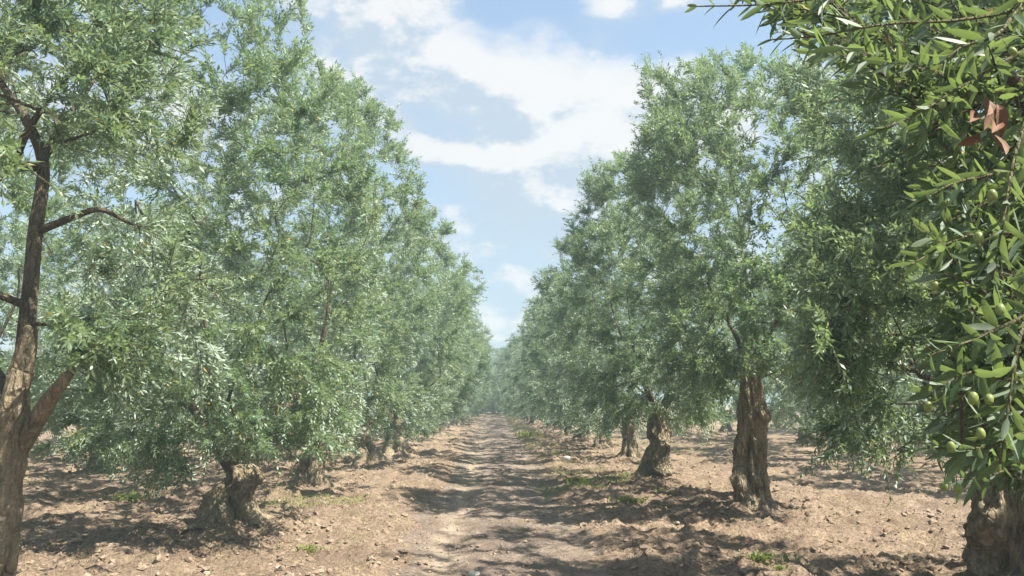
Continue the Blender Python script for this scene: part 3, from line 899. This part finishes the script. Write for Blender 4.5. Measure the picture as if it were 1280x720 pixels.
def ex0(rng):
    out = []
    while len(out) < 220:
        v = rng.uniform(-60, 600); y = rng.uniform(1.55, 3.1)
        u = rng.uniform(in_view_bound(v) + 25, 1400)
        out.append(P(u, v, y) - R0)
    return np.array(out)
spec0 = dict(seed=131, trunk=trunk_ctrl(1.0, 0.25, (0, 0), 16), limbs=lim0, H=4.6, z0=1.2, R=2.1, n_attr=200, shoots=2900, stems=True, six=True, extra=ex0,
             reject=lambda a: ~near_keep(a), keep=near_keep, leaf=0.060, leaf_w=0.0155, nth=40, nz=40, leaf_r=0.03, min_r=0.003, pairs=10, center=(0, 0))
t0 = build_tree(spec0)
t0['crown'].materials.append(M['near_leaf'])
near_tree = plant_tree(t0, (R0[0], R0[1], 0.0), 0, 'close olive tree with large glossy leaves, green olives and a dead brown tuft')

def leaf_blade(name, tint, bend, fold, mat, width=0.27, curl=0.0):
    ss = np.array([0.0, 0.07, 0.22, 0.45, 0.70, 0.88, 1.0])
    ww = np.array([0.03, 0.10, 0.40, 0.50, 0.42, 0.22, 0.01]) * width
    v = []
    for s_, w_ in zip(ss, ww):
        zc = bend * s_ * s_ + curl * math.sin(s_ * 7)
        v += [(-w_, s_, zc + fold * w_), (0, s_, zc), (w_, s_, zc + fold * w_)]
    f = []
    for i in range(len(ss) - 1):
        f += [(3 * i, 3 * i + 1, 3 * i + 4, 3 * i + 3), (3 * i + 1, 3 * i + 2, 3 * i + 5, 3 * i + 4)]
    me = np_mesh(name, np.array(v), np.array(f), np.full(len(f), tint), True)
    me.materials.append(mat)
    return me
rn = np.random.default_rng(77)
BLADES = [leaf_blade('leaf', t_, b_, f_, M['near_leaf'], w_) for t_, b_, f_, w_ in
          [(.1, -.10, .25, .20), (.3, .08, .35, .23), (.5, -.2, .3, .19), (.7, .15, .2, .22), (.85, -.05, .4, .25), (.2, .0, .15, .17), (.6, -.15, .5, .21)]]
DEAD = [leaf_blade('dead_leaf', .5, b_, f_, M['dead_leaf'], .34, c_) for b_, f_, c_ in [(-.35, .8, .03), (.3, 1.0, -.03), (-.2, .7, .04)]]
def stick_leaf(name, me, pos, d, nrm, ln):
    y = np.asarray(d) / np.linalg.norm(d)
    x = np.cross(y, nrm); x /= max(np.linalg.norm(x), 1e-6)
    z = np.cross(x, y)
    m = Matrix(((x[0], y[0], z[0], pos[0]), (x[1], y[1], z[1], pos[1]), (x[2], y[2], z[2], pos[2]), (0, 0, 0, 1))) @ Matrix.Diagonal((ln, ln, ln, 1))
    o = add(name, me, None, near_tree)
    o.matrix_local = m
    return o
SPRIGS = [  # pixel polylines with distance: the leafy sprigs nearest to the lens
    [(1285, 60, 1.55), (1215, 100, 1.45), (1150, 140, 1.38), (1095, 165, 1.33)],
    [(1290, 10, 1.6), (1200, 25, 1.55), (1110, 30, 1.5), (1020, 45, 1.5), (960, 50, 1.5)],
    [(1150, -40, 1.7), (1050, -8, 1.65), (960, 5, 1.6), (870, 8, 1.6)],
    [(1300, 190, 1.45), (1250, 215, 1.35), (1190, 230, 1.3), (1135, 262, 1.28)],
    [(1300, 300, 1.4), (1245, 290, 1.32), (1195, 300, 1.28), (1140, 330, 1.25)],
    [(1310, 380, 1.4), (1260, 405, 1.28), (1215, 425, 1.22), (1160, 445, 1.2)],
    [(1310, 470, 1.4), (1265, 475, 1.3), (1215, 465, 1.22), (1165, 490, 1.2)],
    [(1320, 520, 1.45), (1270, 545, 1.3), (1225, 560, 1.25), (1160, 560, 1.22)],
    [(1300, 330, 1.5), (1275, 420, 1.3), (1262, 500, 1.25), (1250, 580, 1.22)],
    [(1300, 100, 1.4), (1270, 190, 1.3), (1255, 270, 1.25), (1240, 350, 1.22)],
    [(1300, 560, 1.6), (1250, 590, 1.5), (1205, 600, 1.45)],
    [(1290, -20, 1.3), (1250, 40, 1.22), (1200, 60, 1.2), (1165, 95, 1.2)],
    [(1190, 150, 1.7), (1130, 190, 1.65), (1085, 215, 1.6)],
]
n_leaf = 0
for sp in SPRIGS:
    pts = spline([P(*q) - R0 for q in sp], 16)
    bf = Buf(); tube(bf, pts, np.linspace(0.0042, 0.0014, len(pts)), 6)
    add('sprig', bf.mesh('sprig'), M['shoot'], near_tree)
    seg = np.linalg.norm(np.diff(pts, axis=0), axis=1).sum()
    npair = int(min(13, max(6, seg / 0.024)))
    for k in range(npair):
        f_ = (k + 0.7 + rn.uniform(-.2, .2)) / npair * (len(pts) - 1)
        i_ = min(int(f_), len(pts) - 2)
        pos = pts[i_] + (pts[i_ + 1] - pts[i_]) * (f_ - i_)
        tn = unit(pts[min(i_ + 2, len(pts) - 1)] - pts[i_])
        a_, b_ = perp(tn[None]); a_, b_ = a_[0], b_[0]
        ph = k * math.pi / 2 + rn.uniform(-.5, .5)
        for sg in (0, math.pi):
            if n_leaf >= 292 or rn.uniform() < 0.06: continue
            rd = a_ * math.cos(ph + sg) + b_ * math.sin(ph + sg)
            an = rn.normal(0.80, 0.2)
            d_ = tn * math.cos(an) + rd * math.sin(an) + np.array([0, 0, -0.12])
            nm = tn * math.sin(an) - rd * math.cos(an) + rn.normal(0, .3, 3) + np.array([0, 0, .35])
            ln_ = rn.uniform(.045, .072) * (0.7 if k > npair - 3 else 1)
            stick_leaf('leaf', BLADES[int(rn.integers(0, len(BLADES)))], pos, d_, nm, ln_)
            n_leaf += 1
for (u, v, du, dv) in [(1232, 120, -18, 40), (1246, 130, 20, 60), (1226, 165, -30, 25), (1240, 165, 8, 50), (1236, 125, 2, 50), (1250, 150, -26, 40), (1222, 140, -24, 30)]:
    p0 = P(u, v, 1.24) - R0; p1 = P(u + du, v + dv, 1.21) - R0
    stick_leaf('dead_leaf', DEAD[int(rn.integers(0, 3))], p0, p1 - p0, rn.normal(0, .5, 3) + np.array([0, -1, .3]), 0.062)
# olives
def olive_mesh():
    nt_, nz_ = 14, 9
    v = []
    for i in range(nz_ + 1):
        a = math.pi * i / nz_
        for j in range(nt_):
            b_ = 2 * math.pi * j / nt_
            v.append((0.0088 * math.sin(a) ** 0.92 * math.cos(b_), 0.0088 * math.sin(a) ** 0.92 * math.sin(b_), -0.0115 + 0.0122 * math.cos(a)))
    f = [(i * nt_ + j, i * nt_ + (j + 1) % nt_, (i + 1) * nt_ + (j + 1) % nt_, (i + 1) * nt_ + j) for i in range(nz_) for j in range(nt_)]
    return np_mesh('olive', np.array(v), np.array(f), None, True)
OM = olive_mesh()
sb = Buf(); tube(sb, [(0, 0, -0.001), (0.001, 0, 0.012), (0.004, 0.001, 0.026)], [.0010, .0009, .0009], 5)
SM = sb.mesh('stalk')
for (u, v, y) in [(1217, 490, 1.17), (1237, 493, 1.19), (1250, 380, 1.16), (1225, 535, 1.2), (1160, 502, 1.22), (1196, 605, 1.3), (1180, 603, 1.32), (1188, 552, 1.2), (1178, 125, 1.3),
                  (1262, 60, 1.25), (1238, 237, 1.22), (1170, 352, 1.3), (1222, 290, 1.25), (1246, 575, 1.25)]:
    p = P(u, v, y) - R0
    o = add('olive', OM, M['olive'], near_tree, loc=tuple(p))
    o.rotation_euler = (rn.normal(0, .25), rn.normal(0, .25), rn.uniform(0, 6.28))
    o.scale = (rn.uniform(.66, .88),) * 3
    add('stalk', SM, M['shoot'], o)

# ------------------------------------------------------------------ clods, litter, grass, weeds, stones
ico = np.array([(-1, 1.618, 0), (1, 1.618, 0), (-1, -1.618, 0), (1, -1.618, 0), (0, -1, 1.618), (0, 1, 1.618), (0, -1, -1.618), (0, 1, -1.618), (1.618, 0, -1), (1.618, 0, 1), (-1.618, 0, -1), (-1.618, 0, 1)]) / 1.902
icof = np.array([(0, 11, 5), (0, 5, 1), (0, 1, 7), (0, 7, 10), (0, 10, 11), (1, 5, 9), (5, 11, 4), (11, 10, 2), (10, 7, 6), (7, 1, 8), (3, 9, 4), (3, 4, 2), (3, 2, 6), (3, 6, 8), (3, 8, 9), (4, 9, 5), (2, 4, 11), (6, 2, 10), (8, 6, 7), (9, 8, 1)])
def scatter(n, y0, y1, pw, wx, rng):
    y = y0 + (y1 - y0) * rng.uniform(0, 1, n) ** pw
    x = rng.uniform(-1, 1, n) * (0.70 * y + 0.8) * wx
    return x, y
rc = np.random.default_rng(8)
nc = 13000
cx, cy = scatter(nc, 5.0, 22, 1.9, 0.95, rc)
patch = fbm(cx * 1.1, cy * 1.1, None, 3, 61)
sel = rc.uniform(-.9, .7, nc) < patch
cx, cy = cx[sel], cy[sel]; nc = len(cx)
sz = 0.008 + 0.045 * rc.uniform(0, 1, nc) ** 2.6
onp = np.abs(cx - lane_mid(cy)) < 1.0
sz = np.where(onp, sz * 0.62, sz)
cz = ground_h(cx, cy) + sz * 0.25
jit = 1 + rc.normal(0, 0.20, (nc, 12, 1))
sc3 = rc.uniform(.7, 1.25, (nc, 1, 3)) * np.array([1, 1, .72])
an = rc.uniform(0, 6.28, nc); ca, sa = np.cos(an)[:, None], np.sin(an)[:, None]
lv = ico[None] * jit * sc3 * sz[:, None, None]
v = np.stack([lv[..., 0] * ca - lv[..., 1] * sa + cx[:, None], lv[..., 0] * sa + lv[..., 1] * ca + cy[:, None], lv[..., 2] + cz[:, None]], -1).reshape(-1, 3)
f = (np.arange(nc)[:, None, None] * 12 + icof[None]).reshape(-1, 3)
add('soil_clod', np_mesh('soil_clod', v, f), M['clod'], None, kind='stuff', label='crumbled brown clods lying over the tilled soil', category='soil')

def flat_bits(n, rng, x, y, z, ln, w, tilt):
    a = rng.uniform(0, 6.28, n)
    d = unit(np.stack([np.cos(a), np.sin(a), rng.normal(0, tilt, n)], -1))
    nr = unit(np.stack([rng.normal(0, .35, n), rng.normal(0, .35, n), np.ones(n)], -1))
    s_ = unit(np.cross(d, nr))
    p = np.stack([x, y, z], -1)
    L_ = (ln * rng.uniform(.6, 1.3, n))[:, None]; W_ = (w * rng.uniform(.7, 1.3, n))[:, None]
    V = np.stack([p - d * L_ / 2, p + s_ * W_ / 2, p + d * L_ / 2, p - s_ * W_ / 2], 1).reshape(-1, 3)
    return V, np.arange(n * 4).reshape(-1, 4)
nl = 16000
lx, ly = scatter(nl, 5.0, 24, 1.8, 1.0, rc)
near_t = np.min([np.hypot(lx - p[0], ly - p[1]) for p in posL + posR], axis=0)
sel = rc.uniform(0, 1, nl) < np.clip(1.25 - near_t / 2.6, 0.22, 1)
lx, ly = lx[sel], ly[sel]
# the finer crumbs
octv = np.array([(1, 0, 0), (0, 1, 0), (-1, 0, 0), (0, -1, 0), (0, 0, 1.0)])
octf = np.array([(0, 1, 4), (1, 2, 4), (2, 3, 4), (3, 0, 4)])
ng = 44000
gx_, gy_ = scatter(ng, 4.8, 17, 1.7, 1.0, rc)
k_ = rc.uniform(-1.0, .6, ng) < fbm(gx_ * 1.6, gy_ * 1.6, None, 3, 161)
gx_, gy_ = gx_[k_], gy_[k_]; ng = len(gx_)
gs_ = 0.006 + 0.015 * rc.uniform(0, 1, ng) ** 2.2
gs_ = np.where(np.abs(gx_ - lane_mid(gy_)) < 1.0, gs_ * .75, gs_)
an_ = rc.uniform(0, 6.28, ng); ca_, sa_ = np.cos(an_)[:, None], np.sin(an_)[:, None]
lv_ = octv[None] * (1 + rc.normal(0, .3, (ng, 5, 1))) * gs_[:, None, None]
gv_ = np.stack([lv_[..., 0] * ca_ - lv_[..., 1] * sa_ + gx_[:, None], lv_[..., 0] * sa_ + lv_[..., 1] * ca_ + gy_[:, None], lv_[..., 2] * .9 + ground_h(gx_, gy_)[:, None] - .002], -1).reshape(-1, 3)
add('soil_crumb', np_mesh('soil_crumb', gv_, (np.arange(ng)[:, None, None] * 5 + octf[None]).reshape(-1, 3)), M['clod'], None, kind='stuff', label='fine crumbs of dry soil spread between the clods', category='soil')
V, Fq = flat_bits(len(lx), rc, lx, ly, ground_h(lx, ly) + 0.012, 0.055, 0.013, 0.25)
add('leaf_litter', np_mesh('leaf_litter', V, Fq, rc.uniform(0, .9, len(lx))), M['litter'], None, kind='stuff', label='dry fallen olive leaves and straw strewn beneath the trees', category='leaf litter')

def blades(n, rng, x, y, z, h, w, splay):
    a = rng.uniform(0, 6.28, n)
    out = np.stack([np.cos(a), np.sin(a), np.zeros(n)], -1)
    hh = (h * rng.uniform(.5, 1.3, n))[:, None]; sp_ = (splay * rng.uniform(.3, 1.2, n))[:, None]
    p = np.stack([x, y, z], -1)
    s_ = np.stack([-np.sin(a), np.cos(a), np.zeros(n)], -1) * (w * rng.uniform(.7, 1.3, n))[:, None]
    up = np.array([0, 0, 1.0])
    m_ = p + out * hh * sp_ * .4 + up * hh * .6
    t_ = p + out * hh * sp_ + up * hh * (1 - .35 * sp_)
    V = np.stack([p, m_ + s_ / 2, t_, m_ - s_ / 2], 1).reshape(-1, 3)
    return V, np.arange(n * 4).reshape(-1, 4)
gxx, gyy = [], []
for (x0, x1, y0, y1, n, thr_) in [(1.05, 2.3, 24, 88, 13000, -.25), (0.9, 3.0, 13.2, 17.0, 4500, .1), (-3.9, -2.0, 10.6, 13.6, 2200, .2), (1.3, 2.6, 17.0, 24, 2500, .2), (3.6, 8.5, 24, 34, 3500, 0.1), (-1.0, 1.6, 80, 87.5, 3000, -.5), (-9.5, -4, 15, 21, 2500, .3)]:
    x = rc.uniform(x0, x1, n); y = rc.uniform(y0, y1, n)
    k = fbm(x * 1.6, y * 1.1, None, 3, 93) > thr_
    gxx.append(x[k]); gyy.append(y[k])
gxx, gyy = np.concatenate(gxx), np.concatenate(gyy)
V, Fq = blades(len(gxx), rc, gxx, gyy, ground_h(gxx, gyy) - .005, 0.075, 0.012, 1.0)
add('grass', np_mesh('grass', V, Fq, rc.uniform(0, .9, len(gxx))), M['weed'], None, kind='stuff', label='sparse yellow-green grass along the path edge and under trees', category='grass')

def weed(u, v, size, n, label):
    d = pix_dir(u, v); k = -EYE / d[2]
    p = CAMP + d * k
    z = float(ground_h(np.array([p[0]]), np.array([p[1]]))[0])
    e = bpy.data.objects.new('weed_plant', None); COL.objects.link(e)
    e.location = (p[0], p[1], z - .004); e['label'] = label; e['category'] = 'weed'; e['group'] = 'weeds on the bare soil'
    r = np.random.default_rng(int(u) * 7 + int(v))
    ro = np.abs(r.normal(0, size * .42, n)); a = r.uniform(0, 6.28, n)
    V, Fq = blades(n, r, ro * np.cos(a) * 1.3, ro * np.sin(a), np.zeros(n), size * .42, size * .10, 1.1)
    o = add('foliage', np_mesh('foliage', V, Fq, r.uniform(.2, .9, n)), M['weed'], e); o['kind'] = 'stuff'
    b_ = Buf()
    for q in range(5):
        a_ = r.uniform(0, 6.28); l_ = size * r.uniform(.25, .5)
        tube(b_, [(0, 0, -.01), (l_ * .4 * math.cos(a_), l_ * .4 * math.sin(a_), l_ * .5), (l_ * math.cos(a_), l_ * math.sin(a_), l_ * .8)], [.004, .003, .001], 4)
    add('stem', b_.mesh('stem'), M['shoot'], e)
weed(955, 702, 0.22, 110, 'bright green weed on soil before the upright knotted trunk')
weed(975, 712, 0.12, 50, 'smaller pale weed beside the bright green weed')
weed(786, 627, 0.30, 110, 'yellow-green weed between the path and the knotted trunk')
weed(722, 604, 0.34, 120, 'low spreading weed clump near the wide rooted foot')
weed(660, 548, 0.6, 120, 'bright weed clump at the path edge among grass')
weed(385, 690, 0.22, 60, 'faint weed on lit soil before the short flared stump')
weed(165, 625, 0.45, 120, 'leafy green weed standing on soil near the low hanging skirt of leaves')

def stone(u, v, r_, label):
    d = pix_dir(u, v); k = -EYE / d[2]
    p = CAMP + d * k
    q = np.random.default_rng(int(u))
    # an icosphere subdivided once and worn
    vs = [tuple(x) for x in ico]; cache = {}; fs = []
    def midp(a, b_):
        key = (min(a, b_), max(a, b_))
        if key not in cache:
            m_ = (np.array(vs[a]) + np.array(vs[b_])) / 2; vs.append(tuple(m_ / np.linalg.norm(m_))); cache[key] = len(vs) - 1
        return cache[key]
    for a, b_, c_ in icof:
        x, y, z = midp(a, b_), midp(b_, c_), midp(c_, a)
        fs += [(a, x, z), (b_, y, x), (c_, z, y), (x, y, z)]
    va = np.array(vs)
    va = va * (1 + 0.28 * vnoise(va[:, 0] * 1.6 + u, va[:, 1] * 1.6, va[:, 2] * 1.6, 5))[:, None] * np.array([1.15, .85, .62]) * r_
    z = float(ground_h(np.array([p[0]]), np.array([p[1]]))[0])
    o = add('stone', np_mesh('stone', va, np.array(fs)), M['stone'], None, loc=(p[0], p[1], z + r_ * .25), label=label, category='stone')
    o.rotation_euler = (0, 0, q.uniform(0, 6))
stone(592, 713, .052, 'white stone lying in the middle of the dirt path')
stone(433, 690, .035, 'small pale stone on lit soil beside the path')
stone(143, 708, .045, 'pale stone on soil between forked trunk and flared stump')
stone(350, 712, .05, 'brownish stone half sunk before the flared stump')
stone(708, 574, .10, 'pale stone at the path edge near shaded trunks')

# ------------------------------------------------------------------ bluish air volume, added to stand in for veiling lens glare
def glare_haze():
    me = bpy.data.meshes.new('glare_haze')
    x0, x1, y0, y1, z0, z1 = -420, 420, -80, 720, -1.2, 10.5
    v = [(x, y, z) for z in (z0, z1) for y in (y0, y1) for x in (x0, x1)]
    me.from_pydata(v, [], [(0, 2, 3, 1), (4, 5, 7, 6), (0, 1, 5, 4), (2, 6, 7, 3), (0, 4, 6, 2), (1, 3, 7, 5)])
    m = bpy.data.materials.new('glare_haze')
    m.use_nodes = True
    N, L = m.node_tree.nodes, m.node_tree.links
    N.clear()
    out = N.new('ShaderNodeOutputMaterial')
    pv = N.new('ShaderNodeVolumePrincipled')
    pv.inputs['Color'].default_value = (0.72, 0.93, 1.0, 1)
    pv.inputs['Density'].default_value = HAZE
    pv.inputs['Anisotropy'].default_value = 0.3
    L.new(pv.outputs[0], out.inputs['Volume'])
    add('glare_haze', me, m, None, kind='stuff')
HAZE = 0.0045
glare_haze()
